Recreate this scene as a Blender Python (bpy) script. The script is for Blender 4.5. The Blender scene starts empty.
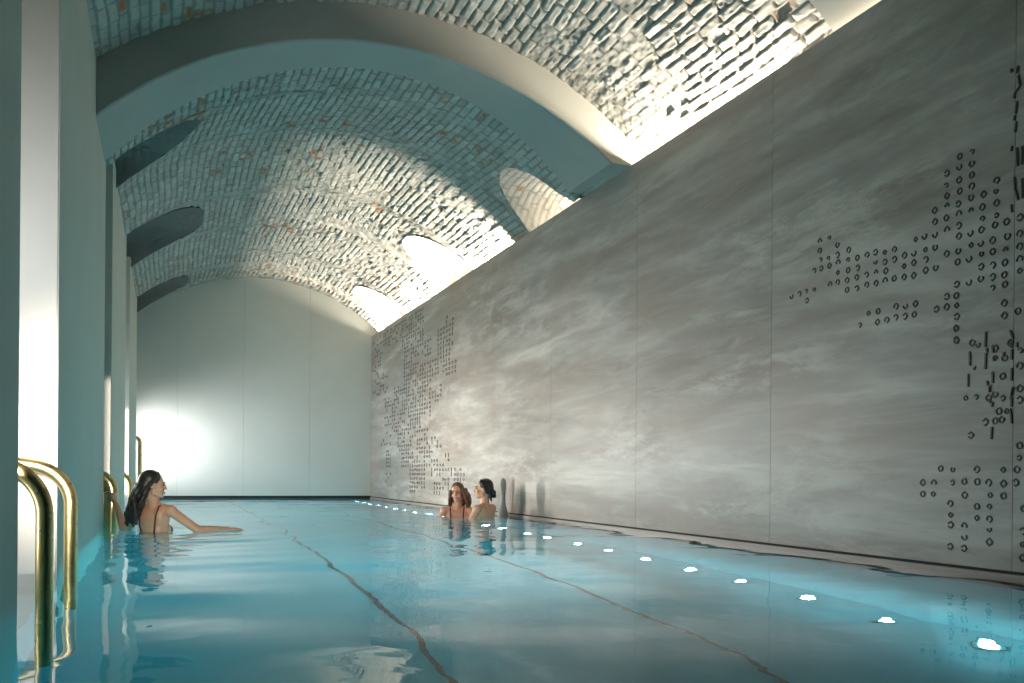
import bpy, bmesh, math, random
import numpy as np
from mathutils import Vector, Matrix

random.seed(7)
rng = np.random.default_rng(7)
scn = bpy.context.scene
col = scn.collection

# ------------------------------------------------------------------ room dimensions (metres, water level at z = 0)
XL, XR = -0.5, 3.95          # inner faces of the left piers and of the stone wall
YB, YF = 18.38, -3.2         # far wall, wall behind the viewer
ZTOP = 3.34                  # top of the stone wall
XC, ZC = 1.745, 0.84         # axis of the barrel vault
RV, RA = 3.5, 3.2            # brick vault and plaster arch radii
DEPTH = -1.5                 # pool floor
PX = 3.72                    # right side of the basin


# ------------------------------------------------------------------ helpers
def tag(o, label=None, cat=None, group=None, kind=None):
    if label: o['label'] = label
    if cat: o['category'] = cat
    if group: o['group'] = group
    if kind: o['kind'] = kind
    return o


def link(name, me, m=None, parent=None, smooth=False):
    o = bpy.data.objects.new(name, me)
    col.objects.link(o)
    if m is not None:
        me.materials.append(m)
    if parent is not None:
        o.parent = parent
    if smooth:
        me.polygons.foreach_set('use_smooth', [True] * len(me.polygons))
    return o


def empty(name, loc, rz=0.0):
    o = bpy.data.objects.new(name, None)
    col.objects.link(o)
    o.location = loc
    o.rotation_euler = (0, 0, rz)
    o.empty_display_size = 0.1
    return o


def bm_obj(name, bm, m=None, parent=None, smooth=False):
    bmesh.ops.recalc_face_normals(bm, faces=bm.faces)
    me = bpy.data.meshes.new(name)
    bm.to_mesh(me)
    bm.free()
    return link(name, me, m, parent, smooth)


def add_box(bm, x0, x1, y0, y1, z0, z1, bevel=0.0):
    r = bmesh.ops.create_cube(bm, size=1.0)
    for v in r['verts']:
        v.co = Vector(((x0 + x1) / 2 + v.co.x * (x1 - x0), (y0 + y1) / 2 + v.co.y * (y1 - y0), (z0 + z1) / 2 + v.co.z * (z1 - z0)))
    if bevel:
        es = {e for v in r['verts'] for e in v.link_edges}
        bmesh.ops.bevel(bm, geom=list(es), offset=bevel, segments=2, affect='EDGES')


def box(name, x0, x1, y0, y1, z0, z1, m, parent=None, bevel=0.0, kind='structure'):
    bm = bmesh.new()
    add_box(bm, x0, x1, y0, y1, z0, z1, bevel)
    o = bm_obj(name, bm, m, parent)
    if kind and parent is None:
        o['kind'] = kind
    return o


def grid_mesh(name, V, nu, nv, keep=None):
    """V: (nu*nv,3), index = i*nv+j"""
    i, j = np.meshgrid(np.arange(nu - 1), np.arange(nv - 1), indexing='ij')
    a = (i * nv + j).ravel()
    F = np.stack([a, a + 1, a + nv + 1, a + nv], 1)
    if keep is not None:
        F = F[keep.ravel()]
    me = bpy.data.meshes.new(name)
    me.vertices.add(len(V))
    me.vertices.foreach_set('co', V.astype(np.float32).ravel())
    me.loops.add(F.size)
    me.loops.foreach_set('vertex_index', F.astype(np.int32).ravel())
    me.polygons.add(len(F))
    me.polygons.foreach_set('loop_start', (np.arange(len(F)) * 4).astype(np.int32))
    me.polygons.foreach_set('loop_total', np.full(len(F), 4, np.int32))
    me.update(calc_edges=True)
    me.validate()
    return me


def tube(bm, pts, r, seg=16, caps=True):
    """round tube along a polyline (parallel transport)"""
    pts = [Vector(p) for p in pts]
    rs = r if isinstance(r, (list, tuple)) else [r] * len(pts)
    rings = []
    t0 = (pts[1] - pts[0]).normalized()
    n = t0.orthogonal().normalized()
    for k, p in enumerate(pts):
        t = (pts[min(k + 1, len(pts) - 1)] - pts[max(k - 1, 0)]).normalized()
        n = (n - t * n.dot(t)).normalized()
        b = t.cross(n)
        rings.append([bm.verts.new(p + (n * math.cos(a) + b * math.sin(a)) * rs[k]) for a in [2 * math.pi * q / seg for q in range(seg)]])
    for A, B in zip(rings, rings[1:]):
        for q in range(seg):
            bm.faces.new((A[q], A[(q + 1) % seg], B[(q + 1) % seg], B[q]))
    if caps:
        bm.faces.new(rings[0][::-1])
        bm.faces.new(rings[-1])


# ---- hashing / value noise for the brick relief
def h2(a, b, s=0):
    a = a.astype(np.int64); b = b.astype(np.int64)
    n = (a * 374761393 + b * 668265263 + s * 974634733) & 0x7fffffff
    n = ((n ^ (n >> 13)) * 1274126177) & 0x7fffffff
    n = n ^ (n >> 16)
    return (n & 0xffff) / 65535.0


def vnoise(x, y, s=0):
    xi = np.floor(x); yi = np.floor(y)
    fx = x - xi; fy = y - yi
    fx = fx * fx * (3 - 2 * fx); fy = fy * fy * (3 - 2 * fy)
    a = h2(xi, yi, s); b = h2(xi + 1, yi, s); c = h2(xi, yi + 1, s); d = h2(xi + 1, yi + 1, s)
    return (a * (1 - fx) + b * fx) * (1 - fy) + (c * (1 - fx) + d * fx) * fy


def sstep(a, b, x):
    t = np.clip((x - a) / (b - a), 0, 1)
    return t * t * (3 - 2 * t)


def brick(s, y):
    """height (m) and tint values of rough limewashed brickwork; courses run along y"""
    H, L = 0.082, 0.25
    s = s + 0.05 * (vnoise(s * .9, y * 0.7, 3) - .5) + 0.020 * (vnoise(s * 2.2, y * 1.6, 4) - .5) + .008 * (vnoise(s * 9, y * 7, 21) - .5)
    r = np.floor(s / H)
    fs = s / H - r
    yy = y / (L * (.8 + .4 * h2(r, r * 0, 7))) + h2(r, r * 0, 5) + 0.22 * (vnoise(s * 6, y * 4, 6) - .5)
    c = np.floor(yy)
    fy = yy - c
    ds = np.minimum(fs, 1 - fs) * H
    dy = np.minimum(fy, 1 - fy) * L
    d = np.minimum(ds, dy) - .010 * vnoise(s * 22, y * 18, 22)
    wid = 0.008 + 0.008 * vnoise(s * 6, y * 6, 8)
    prof = sstep(0.0, 1.0, d / wid)
    rh = h2(r, c, 11)
    fill = vnoise(s * 1.5, y * 1.2, 9) + .5 * (vnoise(s * 5, y * 4, 23) - .5)   # patches where the joints are filled with lime
    joint = 0.0125 * (0.12 + 1.1 * sstep(.25, .75, fill + .35 * (h2(r, c, 31) - .5)))
    hh = -joint * (1 - prof) * (1 + .9 * (dy < ds))
    hh = hh + 0.013 * (rh - .5) * prof
    hole = (h2(r, c, 12) > 0.975) & (dy > .05)
    hh = hh - 0.022 * hole * prof
    hh = hh + 0.010 * (vnoise(s * 16, y * 11, 13) - .5) + 0.008 * (vnoise(s * 34, y * 26, 14) - .5) + 0.03 * (vnoise(s * 1.3, y * 1.1, 15) - .5)
    bare = sstep(.90, .97, h2(r, c, 16) + 0.5 * (vnoise(s * 1.1, y * .9, 17) - .5) - .02) * prof * sstep(.25, .6, vnoise(s * 14, y * 12, 24))
    return hh, np.clip(rh, 0, 1), np.clip(bare, 0, 1), 1 - prof


# ------------------------------------------------------------------ materials
def mat(name):
    m = bpy.data.materials.new(name)
    m.use_nodes = True
    nt = m.node_tree
    b = nt.nodes['Principled BSDF']
    return m, nt, b


def node(nt, t, **kw):
    n = nt.nodes.new(t)
    for k, v in kw.items():
        if k in n.inputs:
            n.inputs[k].default_value = v
        else:
            setattr(n, k, v)
    return n


def ramp(nt, stops, fac=None):
    n = nt.nodes.new('ShaderNodeValToRGB')
    el = n.color_ramp.elements
    while len(el) < len(stops):
        el.new(0.5)
    for e, (p, c) in zip(el, stops):
        e.position = p
        e.color = (*c, 1) if len(c) == 3 else c
    if fac is not None:
        nt.links.new(fac, n.inputs['Fac'])
    return n


def mix(nt, fac, a, b, mode='MIX'):
    n = nt.nodes.new('ShaderNodeMix')
    n.data_type = 'RGBA'
    n.blend_type = mode
    for v, i in ((fac, 0), (a, 6), (b, 7)):
        if hasattr(v, 'node'):
            nt.links.new(v, n.inputs[i])
        elif i == 0:
            n.inputs[0].default_value = v
        else:
            n.inputs[i].default_value = (*v, 1)
    return n.outputs[2]


def mth(nt, op, a, b=None, c=None):
    n = nt.nodes.new('ShaderNodeMath')
    n.operation = op
    for k, v in enumerate((a, b, c)):
        if v is None: continue
        if hasattr(v, 'node'): nt.links.new(v, n.inputs[k])
        else: n.inputs[k].default_value = v
    return n.outputs[0]


def coords(nt, scale=(1, 1, 1), loc=(0, 0, 0), src='Object'):
    tc = nt.nodes.new('ShaderNodeTexCoord')
    mp = nt.nodes.new('ShaderNodeMapping')
    mp.inputs['Scale'].default_value = scale
    mp.inputs['Location'].default_value = loc
    nt.links.new(tc.outputs[src], mp.inputs['Vector'])
    return mp.outputs['Vector']


def noise(nt, vec, scale, detail=4, rough=.55, dist=0.0):
    n = node(nt, 'ShaderNodeTexNoise')
    n.inputs['Scale'].default_value = scale
    n.inputs['Detail'].default_value = detail
    n.inputs['Roughness'].default_value = rough
    n.inputs['Distortion'].default_value = dist
    if vec is not None: nt.links.new(vec, n.inputs['Vector'])
    return n.outputs['Fac']


def bump(nt, b, height, strength=.2, dist=.01):
    n = node(nt, 'ShaderNodeBump')
    n.inputs['Strength'].default_value = strength
    n.inputs['Distance'].default_value = dist
    nt.links.new(height, n.inputs['Height'])
    nt.links.new(n.outputs['Normal'], b.inputs['Normal'])


def plaster(name, c0, c1, rough=.75, bs=.12):
    m, nt, b = mat(name)
    v = coords(nt)
    f = noise(nt, v, 1.3, 6, .6)
    r = ramp(nt, [(.3, c0), (.7, c1)], f)
    nt.links.new(r.outputs['Color'], b.inputs['Base Color'])
    b.inputs['Roughness'].default_value = rough
    bump(nt, b, noise(nt, v, 45, 5), bs, .004)
    return m


M_PLASTER = plaster('warm_grey_plaster', (.65, .605, .52), (.71, .665, .58))
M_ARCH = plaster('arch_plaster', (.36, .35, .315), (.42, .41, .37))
M_BACK = plaster('pale_grey_panel', (.65, .635, .58), (.70, .685, .63), rough=.42, bs=.05)
M_DARK = plaster('dark_gap', (.012, .012, .012), (.02, .02, .02))
M_LEDGE = plaster('ledge_stone', (.34, .33, .31), (.42, .41, .38), rough=.35)
M_SLATE = plaster('dark_slate', (.06, .06, .058), (.09, .09, .085))
M_SEAM = plaster('seam_shadow_gap', (.30, .31, .30), (.34, .35, .34))


def make_brick():
    m, nt, b = mat('limewashed_brick')
    at = node(nt, 'ShaderNodeAttribute', attribute_name='brick')
    sp = node(nt, 'ShaderNodeSeparateColor')
    nt.links.new(at.outputs['Color'], sp.inputs['Color'])
    v = coords(nt)
    base = ramp(nt, [(0, (.36, .325, .28)), (.5, (.46, .425, .375)), (1, (.56, .52, .465))], sp.outputs['Red'])
    blot = noise(nt, v, 3.0, 7, .65)
    c = mix(nt, .35, base.outputs['Color'], ramp(nt, [(.3, (.25, .25, .23)), (.62, (.58, .57, .53))], blot).outputs['Color'])
    bare = mth(nt, 'MULTIPLY', sp.outputs['Green'], ramp(nt, [(.35, (0, 0, 0)), (.55, (1, 1, 1))], noise(nt, v, 9, 4)).outputs['Color'])
    c = mix(nt, bare, c, (.42, .17, .07))
    c = mix(nt, mth(nt, 'MULTIPLY', sp.outputs['Blue'], .62), c, (.14, .128, .11))
    nt.links.new(c, b.inputs['Base Color'])
    b.inputs['Roughness'].default_value = .9
    bump(nt, b, noise(nt, v, 70, 4), .3, .006)
    return m


M_BRICK = make_brick()


M_LUN_SHADE = plaster('shaded_grey_render', (.13, .127, .118), (.20, .19, .178), .9, .5)  # left lunette insides: their shade is put into a darker colour


def make_travertine():
    m, nt, b = mat('veined_travertine')
    tc = node(nt, 'ShaderNodeTexCoord')
    s = node(nt, 'ShaderNodeSeparateXYZ')
    nt.links.new(tc.outputs['Object'], s.inputs[0])
    y, z = s.outputs['Y'], s.outputs['Z']
    pid = mth(nt, 'FLOOR', mth(nt, 'DIVIDE', mth(nt, 'SUBTRACT', y, 3.3), 1.93))
    off = mth(nt, 'MULTIPLY', mth(nt, 'SINE', mth(nt, 'MULTIPLY', pid, 12.9)), .07)
    yy = mth(nt, 'MULTIPLY', y, .15)
    zz = mth(nt, 'ADD', mth(nt, 'MULTIPLY', z, 1.12), off)
    cb = node(nt, 'ShaderNodeCombineXYZ')
    nt.links.new(yy, cb.inputs[1]); nt.links.new(zz, cb.inputs[2])
    vec = cb.outputs[0]
    big = noise(nt, vec, 2.6, 9, .60, .35)
    fine = noise(nt, vec, 6.0, 10, .66, .55)
    cloud = noise(nt, coords(nt, (1, 1, 1.6)), .75, 4, .5)
    base = ramp(nt, [(.30, (.235, .203, .172)), (.44, (.31, .274, .240)), (.53, (.365, .330, .295)), (.60, (.45, .415, .37)), (.66, (.58, .545, .49)), (.74, (.43, .39, .345))], big)
    st = ramp(nt, [(.50, (0, 0, 0)), (.60, (.45, .45, .45)), (.66, (.05, .05, .05)), (.78, (.6, .6, .6))], fine)
    c = mix(nt, mth(nt, 'MULTIPLY', st.outputs['Color'], .45), base.outputs['Color'], (.60, .575, .53))
    c = mix(nt, ramp(nt, [(.45, (0, 0, 0)), (.72, (.5, .5, .5))], cloud).outputs['Color'], c, (.34, .255, .20))
    c2 = node(nt, 'ShaderNodeCombineXYZ')
    nt.links.new(mth(nt, 'MULTIPLY', y, .42), c2.inputs[1]); nt.links.new(mth(nt, 'MULTIPLY', zz, 1.5), c2.inputs[2])
    mott = ramp(nt, [(.47, (0, 0, 0)), (.60, (1, 1, 1))], noise(nt, c2.outputs[0], 3.4, 13, .74, .25)).outputs['Color']
    band = ramp(nt, [(.48, (0, 0, 0)), (.60, (.62, .62, .62))], noise(nt, vec, 2.1, 3, .5, .2)).outputs['Color']
    c = mix(nt, mth(nt, 'MULTIPLY', mott, band), c, (.60, .56, .51))
    # each slab a touch lighter or darker
    tone = mth(nt, 'ADD', mth(nt, 'MULTIPLY', mth(nt, 'SINE', mth(nt, 'MULTIPLY', pid, 5.3)), .05), .97)
    hs = node(nt, 'ShaderNodeHueSaturation')
    nt.links.new(tone, hs.inputs['Value']); nt.links.new(c, hs.inputs['Color'])
    nt.links.new(hs.outputs['Color'], b.inputs['Base Color'])
    b.inputs['Roughness'].default_value = .42
    b.inputs['Specular IOR Level'].default_value = .35
    bump(nt, b, fine, .05, .004)
    return m


M_TRAV = make_travertine()

m, nt, b = mat('dark_engraving')
nt.links.new(ramp(nt, [(.3, (.045, .040, .036)), (.7, (.085, .078, .07))], noise(nt, coords(nt), 20)).outputs['Color'], b.inputs['Base Color'])
b.inputs['Roughness'].default_value = .45
M_MARK = m

m, nt, b = mat('brushed_brass')
v = coords(nt)
nt.links.new(ramp(nt, [(.3, (.72, .53, .22)), (.7, (.82, .63, .31))], noise(nt, v, 8)).outputs['Color'], b.inputs['Base Color'])
b.inputs['Metallic'].default_value = 1.0
nt.links.new(ramp(nt, [(.3, (.26, .26, .26)), (.7, (.36, .36, .36))], noise(nt, v, 30, 3)).outputs['Color'], b.inputs['Roughness'])
M_BRASS = m

m, nt, b = mat('pool_tile')
v = coords(nt)
t = noise(nt, v, .9, 5)
c = ramp(nt, [(.3, (.31, .55, .58)), (.7, (.38, .63, .66))], t).outputs['Color']
nt.links.new(c, b.inputs['Base Color'])
b.inputs['Roughness'].default_value = .5
M_TILE = m
M_LINE = plaster('tile_dark_joint', (.02, .03, .03), (.035, .045, .045))

m, nt, b = mat('water')
nt.nodes.remove(b)
out = nt.nodes['Material Output']
g = node(nt, 'ShaderNodeBsdfGlass')
g.inputs['IOR'].default_value = 1.333
g.inputs['Roughness'].default_value = 0.0
wv = coords(nt, (1, .8, 1))
bp = node(nt, 'ShaderNodeBump')
bp.inputs['Strength'].default_value = .10
bp.inputs['Distance'].default_value = .02
nt.links.new(noise(nt, wv, 5.0, 2, .4, .4), bp.inputs['Height'])
nt.links.new(bp.outputs['Normal'], g.inputs['Normal'])
nt.links.new(g.outputs['BSDF'], out.inputs['Surface'])
va = node(nt, 'ShaderNodeVolumeAbsorption')
va.inputs['Color'].default_value = (.0, .83, .92, 1)
va.inputs['Density'].default_value = .42
nt.links.new(va.outputs['Volume'], out.inputs['Volume'])
M_WATER = m


def emissive(name, color, strength):
    m, nt, b = mat(name)
    b.inputs['Base Color'].default_value = (.8, .9, .9, 1)
    v = coords(nt, src='Generated')
    nt.links.new(ramp(nt, [(.0, tuple(c * .9 for c in color)), (1, color)], noise(nt, v, 3)).outputs['Color'], b.inputs['Emission Color'])
    b.inputs['Emission Strength'].default_value = strength
    return m


M_LENS = emissive('underwater_lens', (.72, .93, 1.0), 40)


def simple(name, c0, c1, rough, scale=12, metallic=0.0, sss=0.0, bs=0.0):
    m, nt, b = mat(name)
    v = coords(nt)
    f = noise(nt, v, scale, 4)
    nt.links.new(ramp(nt, [(.3, c0), (.7, c1)], f).outputs['Color'], b.inputs['Base Color'])
    b.inputs['Roughness'].default_value = rough
    b.inputs['Metallic'].default_value = metallic
    if bs: bump(nt, b, f, bs, .004)
    return m


M_STEEL = simple('steel_ring', (.4, .42, .43), (.5, .52, .53), .3, 30, 1.0)
M_SKIN_A = simple('tanned_skin', (.68, .33, .20), (.74, .38, .24), .42, 9)
M_SKIN_B = simple('rosy_skin', (.68, .31, .19), (.76, .37, .25), .42, 9)
M_HAIR_A = simple('black_brown_hair', (.012, .008, .006), (.03, .02, .015), .38, 40, bs=.5)
M_HAIR_B = simple('chestnut_hair', (.075, .028, .013), (.17, .068, .03), .4, 40, bs=.5)
M_HAIR_C = simple('dark_hair', (.010, .007, .007), (.022, .015, .014), .38, 40, bs=.5)
M_SUIT_RED = simple('dark_red_swimsuit', (.09, .02, .018), (.13, .03, .025), .7)
M_SUIT_DARK = simple('dark_swimsuit', (.012, .013, .02), (.02, .022, .03), .7)
M_LIP = simple('lips', (.40, .10, .09), (.46, .13, .11), .35)
M_EYE = simple('eye', (.02, .015, .012), (.035, .025, .02), .2)
M_TEETH = simple('teeth', (.75, .72, .66), (.8, .77, .72), .3)
M_SPOUT = simple('grey_stone_spout', (.36, .36, .34), (.45, .45, .43), .5, 14, bs=.15)


# ------------------------------------------------------------------ vault (brick) with lunettes
# right and left lunettes: centre y, half width, springing z, crown z
LUN_R = [(9.12, .78, 3.05, 3.74), (13.02, .86, 3.05, 3.99), (16.85, .92, 3.05, 3.99)]
LUN_L = [(9.35, .83, 3.05, 3.80), (13.42, 1.0, 3.05, 4.10), (17.62, .74, 3.05, 4.06)]
XV_L, XV_R = -0.52, 4.42      # where the vault ends at either side


def lun_z(y, L, p):
    z = np.full_like(y, -1.0)
    for yc, w, z0, z1 in L:
        t = (y - yc) / w
        ins = np.abs(t) < 1
        z = np.where(ins, z0 + (z1 - z0) * np.clip(1 - np.abs(t) ** p, 0, 1) ** (1 / p), z)
    return z


def th_of_x(x, R):
    return np.arcsin(np.clip((x - XC) / R, -1, 1))     # angle from the crown, + to the right


def vault_R(y, u):
    """brick radius: meets the plaster arch behind it, then swells to the full vault"""
    y0 = 7.78 + .55 * np.clip(np.abs(u), 0, 1) ** 2
    r = (RA + .016) + (RV - RA - .016) * sstep(y0, y0 + 2.8, y) + .08 * (1 - sstep(y0 - .03, y0 + .005, y))
    return np.where(y < 7.35, RV, r)


def make_vault(name, ys, nth, with_lun, label):
    ny = len(ys)
    thR0 = np.where(ys < 7.35, RV, vault_R(ys, np.ones(ny)))
    tl = th_of_x(np.full(ny, XV_L), thR0)
    tr = th_of_x(np.full(ny, XV_R), np.maximum(thR0, XV_R - XC + .02))
    if with_lun:
        for L, side, pw in ((LUN_L, -1, 4.0), (LUN_R, 1, 2.6)):
            zt = lun_z(ys, L, pw)
            # angle at which the vault surface is at height zt (iterate because R depends on u)
            th = np.full(ny, .8)
            for _ in range(8):
                R = vault_R(ys, np.sin(th) / np.sin(.8))
                th = np.arccos(np.clip((zt - ZC) / R, -1, 1))
            if side < 0:
                tl = np.where(zt > 0, np.maximum(tl, -th), tl)
            else:
                tr = np.where(zt > 0, np.minimum(tr, th), tr)
    lim = np.arccos(np.clip((ZTOP - .004 - ZC) / thR0, -1, 1))
    tr = np.where(XC + thR0 * np.sin(lim) < XR + .03, np.minimum(tr, lim), tr)
    q = np.linspace(0, 1, nth)
    TH = tl[:, None] + (tr - tl)[:, None] * q[None, :]
    Y = np.repeat(ys[:, None], nth, 1)
    U = np.sin(TH) / np.sin(.8)
    R = vault_R(Y, U) if with_lun else np.full_like(TH, RV)
    S = TH * RV + 40.0
    hh, rh, bare, mort = brick(S, Y)
    edge = 1 - .0 * S
    Rd = R - hh * edge
    V = np.stack([XC + Rd * np.sin(TH), Y, ZC + Rd * np.cos(TH)], -1).reshape(-1, 3)
    me = grid_mesh(name, V, ny, nth)
    ca = me.color_attributes.new('brick', 'FLOAT_COLOR', 'POINT')
    c = np.stack([rh, bare, mort, np.ones_like(rh)], -1).astype(np.float32)
    ca.data.foreach_set('color', c.ravel())
    o = link(name, me, M_BRICK, smooth=True)
    tag(o, label, 'vault', kind='structure')
    return o, tl, tr


ys1 = np.concatenate([np.arange(YF, 3.6, .12), np.arange(3.6, 4.1, .03), np.arange(4.1, 7.34, .0125), [7.345]])
v1, _, _ = make_vault('ceiling', ys1, 720, False, 'rough brick barrel vault of the near bay above the wall')
ys2 = [7.36]
while ys2[-1] < YB - .03:
    ys2.append(ys2[-1] + .0145 + .016 * (ys2[-1] - 7.4) / 11)
ys2 = np.array(sorted(set(np.round(ys2 + [YB], 4)) | {round(c + s * w * k, 4) for L in (LUN_L, LUN_R) for c, w, _, _ in L for s in (-1, 1) for k in (.9999, .999, .995, .985, .97, .95, .9) if c + s * w * k < YB}))
v2, TL2, TR2 = make_vault('ceiling.001', ys2, 600, True, 'rough brick vault with lunettes beyond the plaster arch')


def make_lunette(y, th, side, xend, L, m):
    """tunnel of brick running outwards from the edge of a lunette"""
    yc, w, z0, z1 = L
    ids = np.where(np.abs(y - yc) < w * .99999)[0]
    yy = y[ids]; tt = th[ids]
    R = vault_R(yy, np.sin(tt) / np.sin(.8))
    xb = XC + R * np.sin(tt); zb = ZC + R * np.cos(tt)
    nx = 130
    q = np.linspace(0, 1, nx)
    X = xb[:, None] + (xend - xb)[:, None] * q[None, :]
    Y = np.repeat(yy[:, None], nx, 1)
    Z = np.repeat(zb[:, None], nx, 1)
    hh, rh, bare, mort = brick(X + 7 * yc, np.cumsum(np.concatenate([[0], np.hypot(np.diff(yy), np.diff(zb))]))[:, None] + 0 * X)
    n = np.stack([(Y - yc) / w ** 2, (Z - z0) / (z1 - z0) ** 2], -1)
    n /= np.linalg.norm(n, axis=-1, keepdims=True) + 1e-9
    hh = hh * np.clip(q * 8, 0, 1)[None, :] * .7
    V = np.stack([X, Y + n[..., 0] * hh * -1, Z + n[..., 1] * hh * -1], -1).reshape(-1, 3)
    me = grid_mesh('lunette', V, len(yy), nx)
    ca = me.color_attributes.new('brick', 'FLOAT_COLOR', 'POINT')
    ca.data.foreach_set('color', np.stack([rh, bare, mort, np.ones_like(rh)], -1).astype(np.float32).ravel())
    o = link('lunette', me, m, parent=v2, smooth=True)
    return o


for L in LUN_R:
    make_lunette(ys2, TR2, 1, 5.0, L, M_BRICK)
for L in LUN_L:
    make_lunette(ys2, TL2, -1, -1.62, L, M_LUN_SHADE)

# plaster transverse arch: front face, underside
YA0, YA1 = 7.3, 8.62


def make_arch():
    tl = math.asin((XV_L - .1 - XC) / RA)
    tr = lambda r: math.acos((ZTOP - .003 - ZC) / r)
    n = 160
    bm = bmesh.new()
    prof = []
    Ro = RV + .06
    ya1 = lambda t: 7.80 + .55 * min(1, abs(math.sin(t)) / math.sin(.8)) ** 2
    for q in range(n):
        row = []
        for r, k in ((Ro, 0), (RA + .012, 0), (RA, 1), (RA, 2), (Ro, 2)):
            t = tl + (tr(r) - tl) * q / (n - 1)
            y = (YA0, YA0 + .012, ya1(t))[k]
            row.append(bm.verts.new((XC + r * math.sin(t), y, ZC + r * math.cos(t))))
        prof.append(row)
    for A, B in zip(prof, prof[1:]):
        for k in range(5):
            bm.faces.new((A[k], A[(k + 1) % 5], B[(k + 1) % 5], B[k]))
    bm.faces.new(prof[0]); bm.faces.new(prof[-1][::-1])
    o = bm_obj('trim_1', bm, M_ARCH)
    tag(o, 'smooth plaster transverse arch spanning between pier and stone wall', 'arch', kind='structure')


make_arch()

# ------------------------------------------------------------------ walls
# stone wall on the right: slabs with fine open joints
bm = bmesh.new()
yj = [YF] + [3.3 + 1.93 * k for k in range(-3, 8)] + [YB]
for a, b_ in zip(yj, yj[1:]):
    add_box(bm, XR, XR + .04, a + .0015, b_ - .0015, .04, ZTOP)
wall_right = bm_obj('wall_right', bm, M_TRAV)
tag(wall_right, 'long wall of veined grey travertine slabs beside the pool', 'wall', kind='structure')
box('trim_2', XR + .038, XR + .06, YF, YB, -.3, ZTOP - .01, M_SEAM)       # backing, seen only in the joints
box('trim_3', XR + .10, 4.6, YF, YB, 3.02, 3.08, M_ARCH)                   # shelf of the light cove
box('trim_4', PX, XR + .03, YF, YB, -.12, -.06, M_LEDGE)                   # submerged rim
box('trim_10', XR + .015, XR + .05, YF, YB, .0, .05, M_DARK)
box('trim_5', XR - .012, XR + .04, YF, YB, -.10, .024, M_LEDGE)            # stone kerb below the joint
box('wall_cove', 4.6, 4.7, YF, YB, 3.0, 3.6, M_ARCH)
for L in LUN_R:                                                            # closed ends of the right lunettes
    box('wall_lunette', 5.0, 5.06, L[0] - L[1] - .1, L[0] + L[1] + .1, 2.9, 4.3, M_ARCH)
bm = bmesh.new()                                                          # plaster band of the next arch, nearer the viewer
rows = []
for q in range(121):
    t = math.asin((XV_L - XC) / RV) + (math.asin((4.36 - XC) / (RV + .2)) - math.asin((XV_L - XC) / RV)) * q / 120
    rows.append([bm.verts.new((XC + r * math.sin(t), y, ZC + r * math.cos(t))) for r, y in ((RV + .12, 2.3), (RV - .045, 2.3), (RV - .045, 4.74), (RV + .12, 4.74))])
for A_, B_ in zip(rows, rows[1:]):
    for k in range(4):
        bm.faces.new((A_[k], A_[(k + 1) % 4], B_[(k + 1) % 4], B_[k]))
bm.faces.new(rows[0]); bm.faces.new(rows[-1][::-1])
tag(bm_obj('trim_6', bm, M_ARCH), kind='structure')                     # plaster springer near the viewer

# far wall with three fine vertical joints and a shadow gap above the water
bm = bmesh.new()
xs = [-1.7, .20, 1.42, 2.70, 4.75]
for a, b_ in zip(xs, xs[1:]):
    add_box(bm, a + .0016, b_ - .0016, YB, YB + .05, .055, 4.9)
o = bm_obj('wall_back', bm, M_BACK)
tag(o, 'plain pale grey end wall under the vault', 'wall', kind='structure')
box('trim_7', -1.7, 4.75, YB + .045, YB + .10, -.4, 4.9, M_SEAM)
box('trim_8', -1.7, XR + .1, YB + .02, YB + .045, -.01, .055, M_DARK)
box('trim_9', -1.7, XR + .1, YB + .012, YB + .06, -1.5, .022, M_DARK)

# left: wall behind the niches and piers
box('wall_left', -1.72, -1.62, YF, YB + .1, -.2, 4.6, M_PLASTER)
for y0, y1 in ((YF, 3.70), (4.95, 8.50), (9.58, 12.78), (14.15, 17.45)):
    o = box('pillar', -1.62, XL, y0, y1, -1.6, 3.62, M_PLASTER, bevel=.006)
    o['kind'] = 'structure'
box('wall_front', -1.7, 4.7, YF - .1, YF, -1.6, 4.6, M_SLATE)

# basin
pf = box('floor', -1.72, PX + .06, YF, YB + .06, DEPTH - .1, DEPTH, M_TILE)
tag(pf, 'pale tiled pool floor under the water', 'floor', kind='structure')
for x in (1.14, 2.43):
    box('floor_joint', x - .014, x + .014, YF, YB, DEPTH - .01, DEPTH + .004, M_LINE, parent=pf)
box('wall_basin_right', PX, PX + .25, YF, YB + .06, DEPTH - .1, -.101, M_TILE)
box('wall_basin_back', -1.7, PX + .2, YB + .0, YB + .012, DEPTH - .1, -.06, M_TILE)
# steps inside each niche
for y0, y1 in ((3.70, 4.95), (8.50, 9.58), (12.78, 14.15), (17.45, YB)):
    bm = bmesh.new()
    for k, (xa, zt) in enumerate(((-1.2, .10), (-.98, -.18), (-.76, -.46), (-.54, -.74))):
        add_box(bm, -1.62, xa, y0, y1, DEPTH, zt)
    o = bm_obj('floor_steps', bm, M_TILE)
    o['kind'] = 'structure'

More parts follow.
